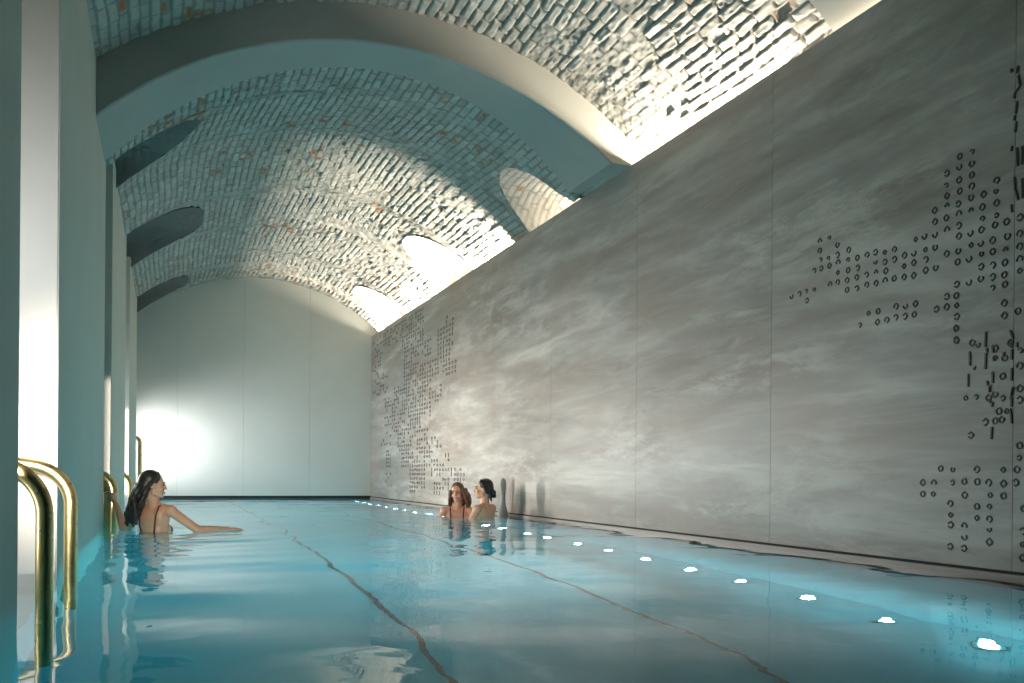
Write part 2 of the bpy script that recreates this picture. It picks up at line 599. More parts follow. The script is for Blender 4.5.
# ------------------------------------------------------------------ water
WX0, WX1 = -1.66, XR + .02
wx = np.arange(WX0, WX1 + .02, .028)
wy = np.concatenate([np.arange(YF - .02, 2.4, .12), np.arange(2.4, 9, .028), np.arange(9, YB + .05, .04)])
GX, GY = np.meshgrid(wx, wy, indexing='ij')
Zw = np.zeros_like(GX)
for k in range(26):
    lam = rng.uniform(.35, 1.5)
    ang = rng.normal(math.pi / 2, .75)
    ph = rng.uniform(0, 6.28)
    amp = .0022 * lam / 6.28 * rng.uniform(.5, 1.5) * 1.35
    Zw += amp * np.sin((GX * math.cos(ang) + GY * math.sin(ang)) * 6.28 / lam + ph + .6 * np.sin(GX * .9 + GY * .6 + k))
for cx, cy, a0, lam, rr in ((-.05, 8.25, .006, .42, 2.6), (3.4, 10.7, .004, .36, 1.8), (3.7, 10.6, .003, .3, 1.5), (.62, 8.7, .002, .25, .9)):
    r = np.hypot(GX - cx, GY - cy)
    Zw += a0 * np.sin(r * 6.28 / lam) * np.exp(-r / rr * 1.6) * sstep(.1, .5, r)
nu, nv = GX.shape
Vt = np.stack([GX, GY, Zw], -1)
me = grid_mesh('pool_water', Vt.reshape(-1, 3), nu, nv)
bm = bmesh.new()
bm.from_mesh(me)
ed = [e for e in bm.edges if e.is_boundary]
r = bmesh.ops.extrude_edge_only(bm, edges=ed)
nvs = [g_ for g_ in r['geom'] if isinstance(g_, bmesh.types.BMVert)]
for v_ in nvs: v_.co.z = DEPTH - .03
be = [e for e in bm.edges if e.is_boundary]
bmesh.ops.contextual_create(bm, geom=be)
bmesh.ops.recalc_face_normals(bm, faces=bm.faces)
for f in bm.faces:
    f.smooth = abs(f.normal.z) > .5 and len(f.verts) == 4
bm.to_mesh(me); bm.free()
water = link('pool_water', me, M_WATER)
tag(water, 'still turquoise pool water with gentle ripples', 'water', kind='stuff')

# ------------------------------------------------------------------ engraved signs on the stone wall
F_PX, YAW, ROLL = 900.0, math.radians(20.99), .008


def wall_pt(px, py):
    """point of the stone wall seen at a position of the photograph (survey of the wall)"""
    x, y = px - 512, py - 341.5
    x, y = x + ROLL * y, y - ROLL * x
    lat, up = x / F_PX, (133.7 - y) / F_PX
    dx = math.sin(YAW) + lat * math.cos(YAW)
    dy = math.cos(YAW) - lat * math.sin(YAW)
    t = XR / dx
    return dy * t, .5 + up * t


marks, strokes = [], []
A = [(155,345),(185,335),(210,357),(155,375),(158,403),(182,398),(210,388),(245,373),(212,412),(243,403),(272,397),(302,388),(328,380),(357,380),(387,371),(418,390),(447,383),(138,437),(160,430),(185,422),(211,443),(243,436),(273,428),(328,410),(357,410),(387,402),(417,423),(447,412),(484,403),(483,372),(513,365),(453,340),(480,330),(513,325),(187,480),(211,473),(240,467),(270,458),(300,450),(330,442),(360,438),(240,497),(270,492),(301,481),(330,476),(358,468),(386,461),(417,457),(447,452),(484,436),(515,428),(67,517),(92,509),(113,500),(138,496),(115,530),
     (280,606),(306,570),(336,563),(392,548),(421,547),(452,540),(334,597),(363,590),(391,582),(420,579),(448,573),(517,557),(549,550),(549,518),(579,515),(580,545),(580,580),(579,617),(580,655),(580,480),(618,473),(655,462),(692,490),(730,480),
     (512,250),(513,285),(550,235),(585,230),(625,210),(664,200),(702,190),(548,273),(550,310),(587,260),(587,297),(587,330),(625,250),(623,320),(660,240),(660,275),(657,310),(704,227),(704,265),(699,295),(735,285),(777,272),(625,358),(655,352),(692,343),(738,330),(776,322),(549,385),(585,376),(583,410),(618,400),(657,385),(692,378),(732,372),(776,362),(656,425),(692,420),(730,412),(776,402),(692,457),(728,450),(776,438),(728,538),(728,577),(770,563),(550,135),(548,172),(550,205),(588,115),(588,155),(590,190),(590,82),(628,68),(627,105),(627,140),(627,175),(704,157)]
marks += [(770 + u / 3.106, 130 + v / 3.106) for u, v in A]
D = [(252,22),(252,52),(165,427),(194,428),(165,457),(192,457),(212,390),(244,393),(307,393),(243,427),(274,424),(308,425),(338,427),(275,460),(342,460),(376,394),(377,430),(377,462),(412,393),(409,427),(237,482),(238,512),(238,538),(274,541),(274,570),(237,595),(273,600),(307,490),(340,490),(307,520),(340,523),(340,550),(340,583),(419,330),(418,362),(427,555),(427,590),(427,625),(430,495),
     (291,303),(305,202),(278,205),(338,205),(355,195),(375,205),(330,268),(355,265),(372,262),(385,240),(365,240),(375,148),(295,60),(310,65),(355,75),(380,100),(355,100),(395,60),(420,80),(420,120),(420,180),(420,210)]
marks += [(860 + u / 2.627, 320 + v / 2.627) for u, v in D]
S1 = [(395,100,388,230),(400,240,405,275),(395,280,388,420),(255,270,258,390),(243,460,243,570),(450,440,452,540),(615,250,615,340),(615,410,613,520),(600,90,628,165),(605,180,612,240),(630,570,605,670),(450,215,455,280),(405,520,408,560),(430,560,425,615),(548,275,545,315),(460,320,462,350),(300,395,292,425),(660,190,655,235),(700,255,712,275)]
strokes += [(940 + a / 8.54, 320 + b_ / 8.54, 940 + c_ / 8.54, 320 + d_ / 8.54) for a, b_, c_, d_ in S1]
S2 = [(445,400,438,505),(625,60,612,130),(612,150,612,230),(425,60,428,105),(420,160,430,195),(448,190,446,230),(600,245,610,300),(610,300,612,370)]
strokes += [(940 + a / 8.54, 380 + b_ / 8.54, 940 + c_ / 8.54, 380 + d_ / 8.54) for a, b_, c_, d_ in S2]
S3 = [(190,85,185,110),(190,115,196,150),(195,150,186,165),(182,165,176,190),(186,200,182,240),(180,245,176,262),(184,265,180,300),(186,350,188,410),(203,345,203,405),(170,345,168,362),(178,445,180,490),(182,490,190,520),(203,450,204,515),(168,535,170,560),(166,95,170,105)]
strokes += [(960 + a / 3.25, 40 + b_ / 3.25, 960 + c_ / 3.25, 40 + d_ / 3.25) for a, b_, c_, d_ in S3]

bm = bmesh.new()


def ring_mark(y, z, w, h, k):
    """small engraved loop, open at one side, with a raised lip"""
    n = 8
    a0 = random.choice((-.5, .3, 2.4)); span = random.choice((5.0, 5.6, 6.2831, 4.2))
    st = .0052 if k == 0 else .008
    pr = []
    for q in range(n + 1):
        a = a0 + span * q / n
        ca, sa = math.cos(a), math.sin(a)
        d = abs(ca) ** 1.25 + abs(sa) ** 1.25
        rr = d ** (-1 / 1.25)
        pr.append([bm.verts.new((XR - e, y + ca * rr * (w / 2 + o_), z + sa * rr * (h / 2 + o_))) for o_, e in ((-st, -.002), (-st * .6, .005), (st * .6, .005), (st, -.002))])
    for P, Q in zip(pr, pr[1:]):
        for j in range(3):
            bm.faces.new((P[j], P[j + 1], Q[j + 1], Q[j]))
    bm.faces.new(pr[0]); bm.faces.new(pr[-1][::-1])


def bar_mark(y0, z0, y1, z1, t=.0062):
    d = Vector((0, y1 - y0, z1 - z0))
    if d.length < 1e-4: return
    p = Vector((0, -d.z, d.y)).normalized() * t
    a, b_ = Vector((XR, y0, z0)), Vector((XR, y1, z1))
    e = Vector((-.006, 0, 0)); i_ = Vector((.002, 0, 0))
    lo = [bm.verts.new(v_) for v_ in (a - p + i_, a + p + i_, b_ + p + i_, b_ - p + i_)]
    hi = [bm.verts.new(v_) for v_ in (a - p * .7 + e, a + p * .7 + e, b_ + p * .7 + e, b_ - p * .7 + e)]
    bm.faces.new(hi)
    for q in range(4):
        bm.faces.new((lo[q], lo[(q + 1) % 4], hi[(q + 1) % 4], hi[q]))


for px, py in marks:
    y, z = wall_pt(px, py)
    s = random.choice((.75, 1, 1, 1, 1.05))
    ring_mark(y, z, .034 * s, .036 * s, 0)
for x0, y0, x1, y1 in strokes:
    a = wall_pt(x0, y0); c_ = wall_pt(x1, y1)
    bar_mark(a[0], a[1], c_[0], c_[1])
# the dense field at the far end of the wall: blocks of signs on a regular grid
blocks = [(402,306,424,345,.75),(390,318,402,340,.7),(380,330,390,345,.6),(405,340,430,355,.75),(373,345,382,395,.35),(404,358,412,398,.9),(410,365,430,400,.8),(430,362,456,374,.8),(438,330,450,362,.8),(446,318,454,350,.75),(378,375,388,392,.5),(395,388,440,400,.7),
          (385,400,392,425,.5),(392,403,412,433,.6),(411,402,431,415,.8),(412,415,421,435,.95),(398,434,404,446,.8),(410,432,438,448,.55),(401,447,410,468,.95),(410,447,425,465,.6),(386,450,391,478,.7),(410,465,424,490,.9),(425,440,440,458,.6),(428,456,448,470,.7),(432,470,463,480,.75),(432,480,450,492,.6),(382,432,392,446,.3),(386,482,392,486,.6)]
cells = {}
for x0, y0, x1, y1, dn in blocks:
    xx = x0
    while xx < x1:
        yy_ = y0
        while yy_ < y1:
            y, z = wall_pt(xx, yy_)
            cells[(round(y / .15), round(z / .072))] = dn
            yy_ += 1.0
        xx += .6
for (iy, iz), dn in sorted(cells.items()):
    z = iz * .072
    if z > ZTOP - .05 or z < .08 or iy * .15 > YB - .1: continue
    if random.random() < dn:
        if random.random() < .75:
            ring_mark(iy * .15 + random.uniform(-.02, .02), z, .075, .040, 1)
        else:
            bar_mark(iy * .15, z - .03, iy * .15 + .01, z + .03, .010)
o = bm_obj('carved_signs', bm, M_MARK, parent=wall_right)

# ------------------------------------------------------------------ brass handrails
TR_ = .031


def rail(y, xv, ztop, label, group, slope=.16, xin=-1.05, zbend=None, rb=.19):
    """tube rising from the water, bending back over the pool edge to the deck"""
    root = empty('handrail', (xv, y, 0))
    tag(root, label, 'handrail', group)
    pts = [(0, 0, -1.1)] + [(0, 0, -1.0 + .1 * k) for k in range(int((ztop - rb + 1.0) / .1) + 1)]
    pts = [p for p in pts if p[2] < ztop - rb - .02]
    for k in range(15):
        a = math.pi / 2 * k / 14 * (1 - .1)
        pts.append((-rb + rb * math.cos(a), 0, ztop - rb + rb * math.sin(a)))
    ex, _, ez = pts[-1]
    L = xin - xv
    for k in range(1, 7):
        t = k / 6
        pts.append((ex + (L - ex) * t, 0, ez + slope * abs(L - ex) * t * (1 - .5 * t)))
    lx, _, lz = pts[-1]
    for k in range(1, 9):
        a = math.pi / 2 * k / 8
        pts.append((lx - .12 * math.sin(a), 0, lz - .12 + .12 * math.cos(a)))
    pts.append((lx - .12, 0, .09))
    bm = bmesh.new()
    tube(bm, pts, TR_, 20)
    bm_obj('tube', bm, M_BRASS, root, True)
    bm = bmesh.new()                                   # collar where the tube meets the deck
    tube(bm, [(lx - .12, 0, .095), (lx - .12, 0, .112), (lx - .12, 0, .118)], [.055, .055, .045], 24)
    bm_obj('floor_flange', bm, M_BRASS, root, True)
    return root


G_R = 'brass handrails at the pool steps'
rail(3.80, -.425, .53, 'nearest thick brass handrail curving out past the dark edge of the first pier', G_R)
rail(4.88, -.432, .53, 'second brass handrail from the viewer, in front of the bright white pier face', G_R)
rail(8.58, -.468, .50, 'brass handrail that the woman with long dark hair is holding', G_R)
rail(9.40, -.455, .50, 'brass handrail just behind the one the dark-haired woman holds', G_R)
rail(12.88, -.43, .50, 'far brass handrail low behind the dark-haired woman', G_R)
# the taller rail at the last niche
root = empty('handrail', (-.43, 17.3, 0))
tag(root, 'tall upright brass handrail furthest away, rising above the dark-haired woman', 'handrail', G_R)
bm = bmesh.new()
pts = [(0, 0, -1.1), (0, 0, 0), (0, 0, .5), (0, 0, 1.0)] + [(-.08 + .08 * math.cos(a), 0, 1.03 + .08 * math.sin(a)) for a in [math.pi / 2 * k / 8 for k in range(9)]] + [(-.3, .1, 1.11), (-.7, .3, 1.11), (-.75, .33, 1.09), (-.77, .34, 1.0), (-.77, .34, .1)]
tube(bm, pts, .034, 18)
bm_obj('tube', bm, M_BRASS, root, True)

# ------------------------------------------------------------------ underwater floor lights
ORD = ['nearest', 'second', 'third', 'fourth', 'fifth', 'sixth', 'seventh', 'eighth', 'ninth', 'tenth', 'eleventh', 'twelfth', 'thirteenth', 'fourteenth',
       'fifteenth', 'sixteenth', 'seventeenth', 'eighteenth', 'nineteenth', 'twentieth', 'twenty-first', 'twenty-second', 'twenty-third', 'twenty-fourth']


def disc_light():
    root = empty('underwater_light', (0, 0, DEPTH))
    bm = bmesh.new()
    n = 24
    prof = [(.065, 0), (.065, .012), (.060, .016), (.043, .016), (.041, .006)]
    R_ = [[bm.verts.new((r * math.cos(2 * math.pi * q / n), r * math.sin(2 * math.pi * q / n), z)) for q in range(n)] for r, z in prof]
    for A_, B_ in zip(R_, R_[1:]):
        for q in range(n):
            bm.faces.new((A_[q], A_[(q + 1) % n], B_[(q + 1) % n], B_[q]))
    bm_obj('rim', bm, M_STEEL, root, True)
    bm = bmesh.new()
    R_ = [[bm.verts.new((r * math.cos(2 * math.pi * q / n), r * math.sin(2 * math.pi * q / n), z)) for q in range(n)] for r, z in ((.041, .008), (.036, .016), (.022, .021), (.006, .023))]
    for A_, B_ in zip(R_, R_[1:]):
        for q in range(n):
            bm.faces.new((A_[q], A_[(q + 1) % n], B_[(q + 1) % n], B_[q]))
    bm.faces.new(R_[-1])
    bm_obj('lens', bm, M_LENS, root, True)
    return root


proto = disc_light()
LY = [3.06 + .635 * k for k in range(24)]
for k, y in enumerate(LY):
    if k == 0:
        r_ = proto
    else:
        r_ = proto.copy(); col.objects.link(r_)
        for ch in proto.children:
            c_ = ch.copy(); col.objects.link(c_); c_.parent = r_
    r_.location = (3.53, y, DEPTH)
    tag(r_, f'glowing round underwater floor light by the stone wall, {ORD[k]} in the row from the viewer', 'underwater light', 'row of underwater lights')


# ------------------------------------------------------------------ water spout
bm = bmesh.new()
SP = [(0, .075, .05), (.02, .074, .05), (.06, .066, .045), (.10, .052, .038), (.15, .037, .030), (.20, .029, .026), (.25, .030, .026), (.30, .038, .026), (.34, .044, .026), (.38, .044, .025), (.41, .036, .022), (.43, .022, .015), (.437, .006, .005)]
SP = [(z * 1.13, a * 1.1, b_ * 1.1) for z, a, b_ in SP]
n = 28
R_ = [[bm.verts.new((ry * math.sin(2 * math.pi * q / n), rx * math.cos(2 * math.pi * q / n), z)) for q in range(n)] for z, rx, ry in SP]
for A_, B_ in zip(R_, R_[1:]):
    for q in range(n):
        bm.faces.new((A_[q], A_[(q + 1) % n], B_[(q + 1) % n], B_[q]))
bm.faces.new(R_[0][::-1]); bm.faces.new(R_[-1])
root = empty('water_spout', (3.85, 10.30, -.03), math.radians(-70))
tag(root, 'slender grey water spout standing on the pool rim beside the women', 'water spout')
bm_obj('spout_body', bm, M_SPOUT, root, True)
bm = bmesh.new()
tube(bm, [(0, 0, -.002), (0, 0, .014), (0, 0, .018)], [.088, .088, .076], 28)
bm_obj('base_plate', bm, M_SPOUT, root, True)
# ------------------------------------------------------------------ bathers
def add_ell(bm, c, r, M=None, seg=20):
    q = bmesh.ops.create_uvsphere(bm, u_segments=seg, v_segments=seg // 2 + 2, radius=1.0)
    for v_ in q['verts']:
        p = Vector((v_.co.x * r[0], v_.co.y * r[1], v_.co.z * r[2]))
        v_.co = (M @ p if M else p) + Vector(c)


def add_cap(bm, p0, p1, r0, r1, seg=14):
    p0, p1 = Vector(p0), Vector(p1)
    d = (p1 - p0)
    if d.length < 1e-5: return
    d.normalize()
    pts, rs = [], []
    for k in range(5):
        a = math.pi / 2 * (1 - k / 4)
        pts.append(p0 - d * r0 * math.sin(a)); rs.append(max(r0 * math.cos(a), r0 * .05))
    for k in range(1, 6):
        a = math.pi / 2 * k / 5
        pts.append(p1 + d * r1 * math.sin(a)); rs.append(max(r1 * math.cos(a), r1 * .05))
    pts.insert(5, p1); rs.insert(5, r1)
    tube(bm, pts, rs, seg)


def fuse(name, bm, voxel, m, parent, smooth=6):
    """fuse overlapping shapes into one continuous skin"""
    bmesh.ops.recalc_face_normals(bm, faces=bm.faces)
    me = bpy.data.meshes.new(name + '_src')
    bm.to_mesh(me); bm.free()
    t = bpy.data.objects.new(name + '_src', me)
    col.objects.link(t)
    r_ = t.modifiers.new('r', 'REMESH'); r_.mode = 'VOXEL'; r_.voxel_size = voxel
    s_ = t.modifiers.new('s', 'SMOOTH'); s_.factor = .5; s_.iterations = smooth
    dg = bpy.context.evaluated_depsgraph_get()
    out = bpy.data.meshes.new_from_object(t.evaluated_get(dg))
    bpy.data.objects.remove(t); bpy.data.meshes.remove(me)
    out.name = name
    out.materials.clear()
    return link(name, out, m, parent, True)


def frame(yaw, pitch=0.0, tilt=0.0):
    """local x = the person's right, y = forward, z = up; yaw measured from +X"""
    return (Matrix.Rotation(yaw - math.pi / 2, 3, 'Z') @ Matrix.Rotation(pitch, 3, 'X') @ Matrix.Rotation(tilt, 3, 'Y'))


def head_parts(bm, C, M, smile=False):
    P = lambda x, y, z: C + M @ Vector((x, y, z))
    E_ = lambda c, r: add_ell(bm, P(*c), r, M)
    E_((0, -.018, .032), (.072, .092, .084))
    E_((0, .022, -.03), (.057, .066, .082))
    E_((0, .040, -.074), (.040, .040, .034))
    E_((0, .072, -.092), (.019, .018, .015))
    for s in (-1, 1):
        E_((s * .034, .058, -.030), (.025, .024, .026))
        add_cap(bm, P(s * .040, .066, .026), P(s * .012, .080, .024), .010, .010)
        E_((s * .073, -.008, -.008), (.010, .022, .031))
        add_cap(bm, P(s * .05, -.005, -.065), P(s * .02, .06, -.09), .018, .015)
    add_cap(bm, P(0, .082, .018), P(0, .100, -.022), .008, .012)
    E_((0, .100, -.026), (.015, .011, .010))
    E_((0, .080, -.060), (.026, .012, .013))


def face_parts(root, C, M, smile):
    P = lambda x, y, z: C + M @ Vector((x, y, z))
    for s in (-1, 1):
        bm = bmesh.new(); add_ell(bm, P(s * .030, .077, .006), (.013, .006, .006), M, 12)
        bm_obj('eye', bm, M_EYE, root, True)
        bm = bmesh.new(); add_cap(bm, P(s * .046, .076, .026), P(s * .016, .088, .028), .003, .004, 8)
        bm_obj('eyebrow', bm, M_EYE, root, True)
    bm = bmesh.new()
    w = .027 if smile else .021
    for s in (-1, 1):
        add_cap(bm, P(0, .093, -.055), P(s * w, .080, -.050 if smile else -.057), .005, .003, 8)
        add_cap(bm, P(0, .092, -.069), P(s * w, .079, -.054 if smile else -.059), .006, .003, 8)
    bm_obj('lips', bm, M_LIP, root, True)
    if smile:
        bm = bmesh.new(); add_ell(bm, P(0, .090, -.060), (.019, .006, .006), M, 12)
        bm_obj('teeth', bm, M_TEETH, root, True)


def open_hand(bm, W, D, N, side):
    """relaxed open hand from the wrist W along D, palm normal N; side=+1 puts the thumb on D x N"""
    D = Vector(D).normalized(); N = Vector(N); N = (N - D * N.dot(D)).normalized()
    S = D.cross(N) * side
    M = Matrix((S, D, N)).transposed()
    add_ell(bm, W + D * .045, (.040, .052, .016), M)
    for k, (o_, l_) in enumerate(((.030, .068), (.010, .078), (-.011, .072), (-.031, .055))):
        a = W + D * .080 + S * o_
        b_ = a + D * l_ * .5 + N * .004 + S * o_ * .12
        c_ = b_ + D * l_ * .32 + N * .012
        e_ = c_ + D * l_ * .2 + N * .014
        add_cap(bm, a, b_, .0092, .0086, 10); add_cap(bm, b_, c_, .0086, .008, 10); add_cap(bm, c_, e_, .008, .007, 10)
    a = W + D * .022 + S * .028; b_ = a + D * .030 + S * .028 + N * .008; c_ = b_ + D * .030 + S * .010 + N * .006
    add_cap(bm, a, b_, .014, .011, 10); add_cap(bm, b_, c_, .011, .0085, 10)


def grip_hand(bm, W, axis_xy, z0, ang0, r, turn):
    """hand closed round an upright tube at axis_xy; ang0 = side of the tube where the palm lies"""
    cx, cy_ = axis_xy
    pt = lambda a, z, k=1.0: Vector((cx + r * k * math.cos(a), cy_ + r * k * math.sin(a), z))
    palm = pt(ang0, z0, 1.35)
    M = Matrix.Rotation(ang0, 3, 'Z')
    add_ell(bm, palm, (.017, .040, .044), M)
    add_cap(bm, W, palm - Vector((0, 0, .02)), .024, .022)
    for k in range(4):
        z = z0 - .031 + .0205 * k
        a_prev = ang0 + turn * .75
        p = pt(a_prev, z, 1.1)
        add_cap(bm, pt(ang0 + turn * .2, z, 1.35), p, .0095, .009, 10)
        for q in range(1, 5):
            a = a_prev + turn * .55 * q * (1.0 if k not in (0,) else .85)
            n_ = pt(a, z - .002 * q, 1.04)
            add_cap(bm, p, n_, .0088 - .0003 * q, .0085 - .0003 * q, 10)
            p = n_
    p = pt(ang0 - turn * .55, z0 + .035, 1.2)
    add_cap(bm, palm + Vector((0, 0, .028)), p, .014, .011, 10)
    for q in range(1, 4):
        n_ = pt(ang0 - turn * (.55 + .45 * q), z0 + .040 + .003 * q, 1.08)
        add_cap(bm, p, n_, .0105, .0092, 10)
        p = n_


def torso(bm, S, M, zs, lean=(0, 0)):
    """shoulder line centre S, frame M; builds ribcage, waist, pelvis; returns joints"""
    up = Vector((0, 0, 1))
    f = M @ Vector((0, 1, 0)); r = M @ Vector((1, 0, 0))
    down = lambda d: S - up * d + f * lean[0] * d + r * lean[1] * d
    E_ = lambda c, rr: add_ell(bm, c, rr, M)
    E_(down(.075) - f * .005, (.145, .088, .115))
    E_(down(.18), (.128, .092, .12))
    E_(down(.31) - f * .004, (.108, .078, .11))
    E_(down(.45), (.150, .105, .11))
    for s in (-1, 1):
        E_(down(.17) + f * .070 + r * s * .068, (.052, .045, .052))
        add_cap(bm, S + r * s * .03 + up * .03 - f * .005, S + r * s * .150, .040, .044)
        E_(down(.055) - f * .045 + r * s * .075, (.055, .040, .075))      # shoulder blade
        E_(down(.50) - f * .06 + r * s * .07, (.075, .075, .08))
    return down(.50), r, f


def leg(bm, hip, knee, ankle, toe):
    add_cap(bm, hip, knee, .080, .052)
    add_cap(bm, knee, Vector(knee).lerp(Vector(ankle), .35), .050, .052)
    add_cap(bm, Vector(knee).lerp(Vector(ankle), .35), ankle, .052, .034)
    add_cap(bm, ankle, toe, .036, .022)
    add_ell(bm, Vector(ankle), (.036, .036, .04))


def arm(bm, sh, el, wr):
    add_ell(bm, Vector(sh), (.052, .052, .052))
    add_cap(bm, sh, el, .045, .036)
    add_cap(bm, el, Vector(el).lerp(Vector(wr), .3), .036, .037)
    add_cap(bm, Vector(el).lerp(Vector(wr), .3), wr, .037, .025)


def strands(bm, pts_list, r0, r1, n=7, wob=.006):
    for pts in pts_list:
        pts = [Vector(p) for p in pts]
        full = []
        for k in range(n * (len(pts) - 1) + 1):
            t = k / n
            i = min(int(t), len(pts) - 2); u = t - i
            p = pts[i].lerp(pts[i + 1], u)
            full.append(p + Vector((random.uniform(-wob, wob), random.uniform(-wob, wob), 0)))
        rs = [r0 + (r1 - r0) * k / (len(full) - 1) for k in range(len(full))]
        tube(bm, full, rs, 10)


G_P = None
V3 = Vector
# --- the woman at the handrail: back half turned, profile to the right
root = empty('person', (-.08, 8.26, -1.2))
tag(root, 'woman with long dark hair holding a brass handrail, one arm stretched over the water', 'person')
inv = Matrix.Translation((.08, -8.26, 1.2))
MT = frame(math.radians(52)); MH = frame(math.radians(4), math.radians(-4))
C = V3((-.095, 8.235, .392)); S = V3((-.085, 8.27, .178))
made = []
bm = bmesh.new()
head_parts(bm, C, MH)
add_cap(bm, C + MH @ V3((0, -.025, -.05)), S + V3((0, 0, .02)), .049, .056)
hip, r_, f_ = torso(bm, S, MT, 0)
rs_, ls_ = S + r_ * .165 + V3((0, 0, -.005)), S - r_ * .165 + V3((0, 0, -.005))
el_, wr_ = V3((.262, 8.09, .012)), V3((.510, 8.19, .008))
arm(bm, rs_, el_, wr_)
open_hand(bm, wr_, (.92, .38, .03), (.1, .1, -1), 1)
el2, wr2 = V3((-.325, 8.50, -.03)), V3((-.395, 8.545, .205))
arm(bm, ls_, el2, wr2)
grip_hand(bm, wr2, (-.468, 8.58), .285, math.radians(-35), .040, 1)
for s in (-1, 1):
    h_ = hip + r_ * s * .085
    leg(bm, h_, h_ + f_ * .14 + V3((0, 0, -.36)), h_ + f_ * (-.05) + V3((0, 0, -.72)), h_ + f_ * .02 + V3((0, 0, -.86)))
made.append(fuse('body', bm, .006, M_SKIN_A, None, 5))
bm = bmesh.new()
P = lambda x, y, z: C + MH @ V3((x, y, z))
add_ell(bm, P(0, -.030, .044), (.083, .094, .086), MH)
add_ell(bm, P(0, -.060, .005), (.080, .070, .085), MH)
for s in (-1, 1):
    add_cap(bm, P(s * .015, .028, .104), P(s * .064, .010, .064), .012, .014)
    add_cap(bm, P(s * .064, .010, .064), P(s * .076, -.03, .005), .014, .021)
add_ell(bm, P(0, -.078, -.045), (.074, .058, .09), MH)
add_ell(bm, P(-.004, -.098, -.13), (.070, .048, .10), MH)
add_ell(bm, P(-.008, -.110, -.215), (.058, .040, .09), MH)
bk = -f_
tops = [P(x, -.10 - .02 * math.cos(x * 20), -.02 + .03 * random.random()) for x in (-.06, -.04, -.02, 0, .02, .04, .06)]
strands(bm, [[t_, t_ + bk * .045 + V3((-.025, 0, -.12)), t_ + bk * .055 + V3((-.035 + .012 * (k - 3), 0, -.24)), t_ + bk * .05 + V3((-.035 + .012 * (k - 3), 0, -.33 - .02 * random.random()))] for k, t_ in enumerate(tops)], .026, .011)
strands(bm, [[P(s * .07, -.05, -.02), P(s * .066, -.075, -.10), P(s * .055, -.11, -.2)] for s in (-1, 1)], .026, .016)
hair = fuse('hair', bm, .005, M_HAIR_A, None, 3); made.append(hair)
bm = bmesh.new()
down = lambda d: S - V3((0, 0, d))
for d_, rr in ((.25, (.127, .093, .09)), (.33, (.115, .085, .09)), (.45, (.155, .111, .11))):
    add_ell(bm, down(d_), rr, MT)
for s in (-1, 1):
    add_ell(bm, down(.17) + f_ * .074 + r_ * s * .068, (.053, .045, .05), MT)
    add_ell(bm, down(.50) - f_ * .06 + r_ * s * .07, (.078, .078, .075), MT)
made.append(fuse('swimsuit', bm, .007, M_SUIT_RED, None, 4))
bm = bmesh.new()
for s in (-1, 1):
    tube(bm, [S + r_ * s * .085 + V3((0, 0, .052)) + f_ * .02, S + r_ * s * .085 - f_ * .055 + V3((0, 0, .035)), S + r_ * s * .082 - f_ * .092 + V3((0, 0, -.05)), S + r_ * s * .075 - f_ * .095 + V3((0, 0, -.13)), S + r_ * s * .06 - f_ * .085 + V3((0, 0, -.22))], .007, 8)
made.append(bm_obj('strap', bm, M_SUIT_RED, None, True))
n0 = len(bpy.data.objects)
for o in made:
    o.parent = root
    o.matrix_parent_inverse = inv


def adopt(root, fn):
    before = set(o.name for o in bpy.data.objects)
    fn()
    for o in bpy.data.objects:
        if o.name not in before:
            o.parent = root
            o.matrix_parent_inverse = Matrix.Translation(-root.location)


adopt(root, lambda: face_parts(None, C, MH, False))
ear = bmesh.new(); add_ell(ear, P(.080, .0, -.045), (.004, .006, .012), MH, 12)
o = bm_obj('earring', ear, M_TEETH, None, True); o.parent = root; o.matrix_parent_inverse = inv


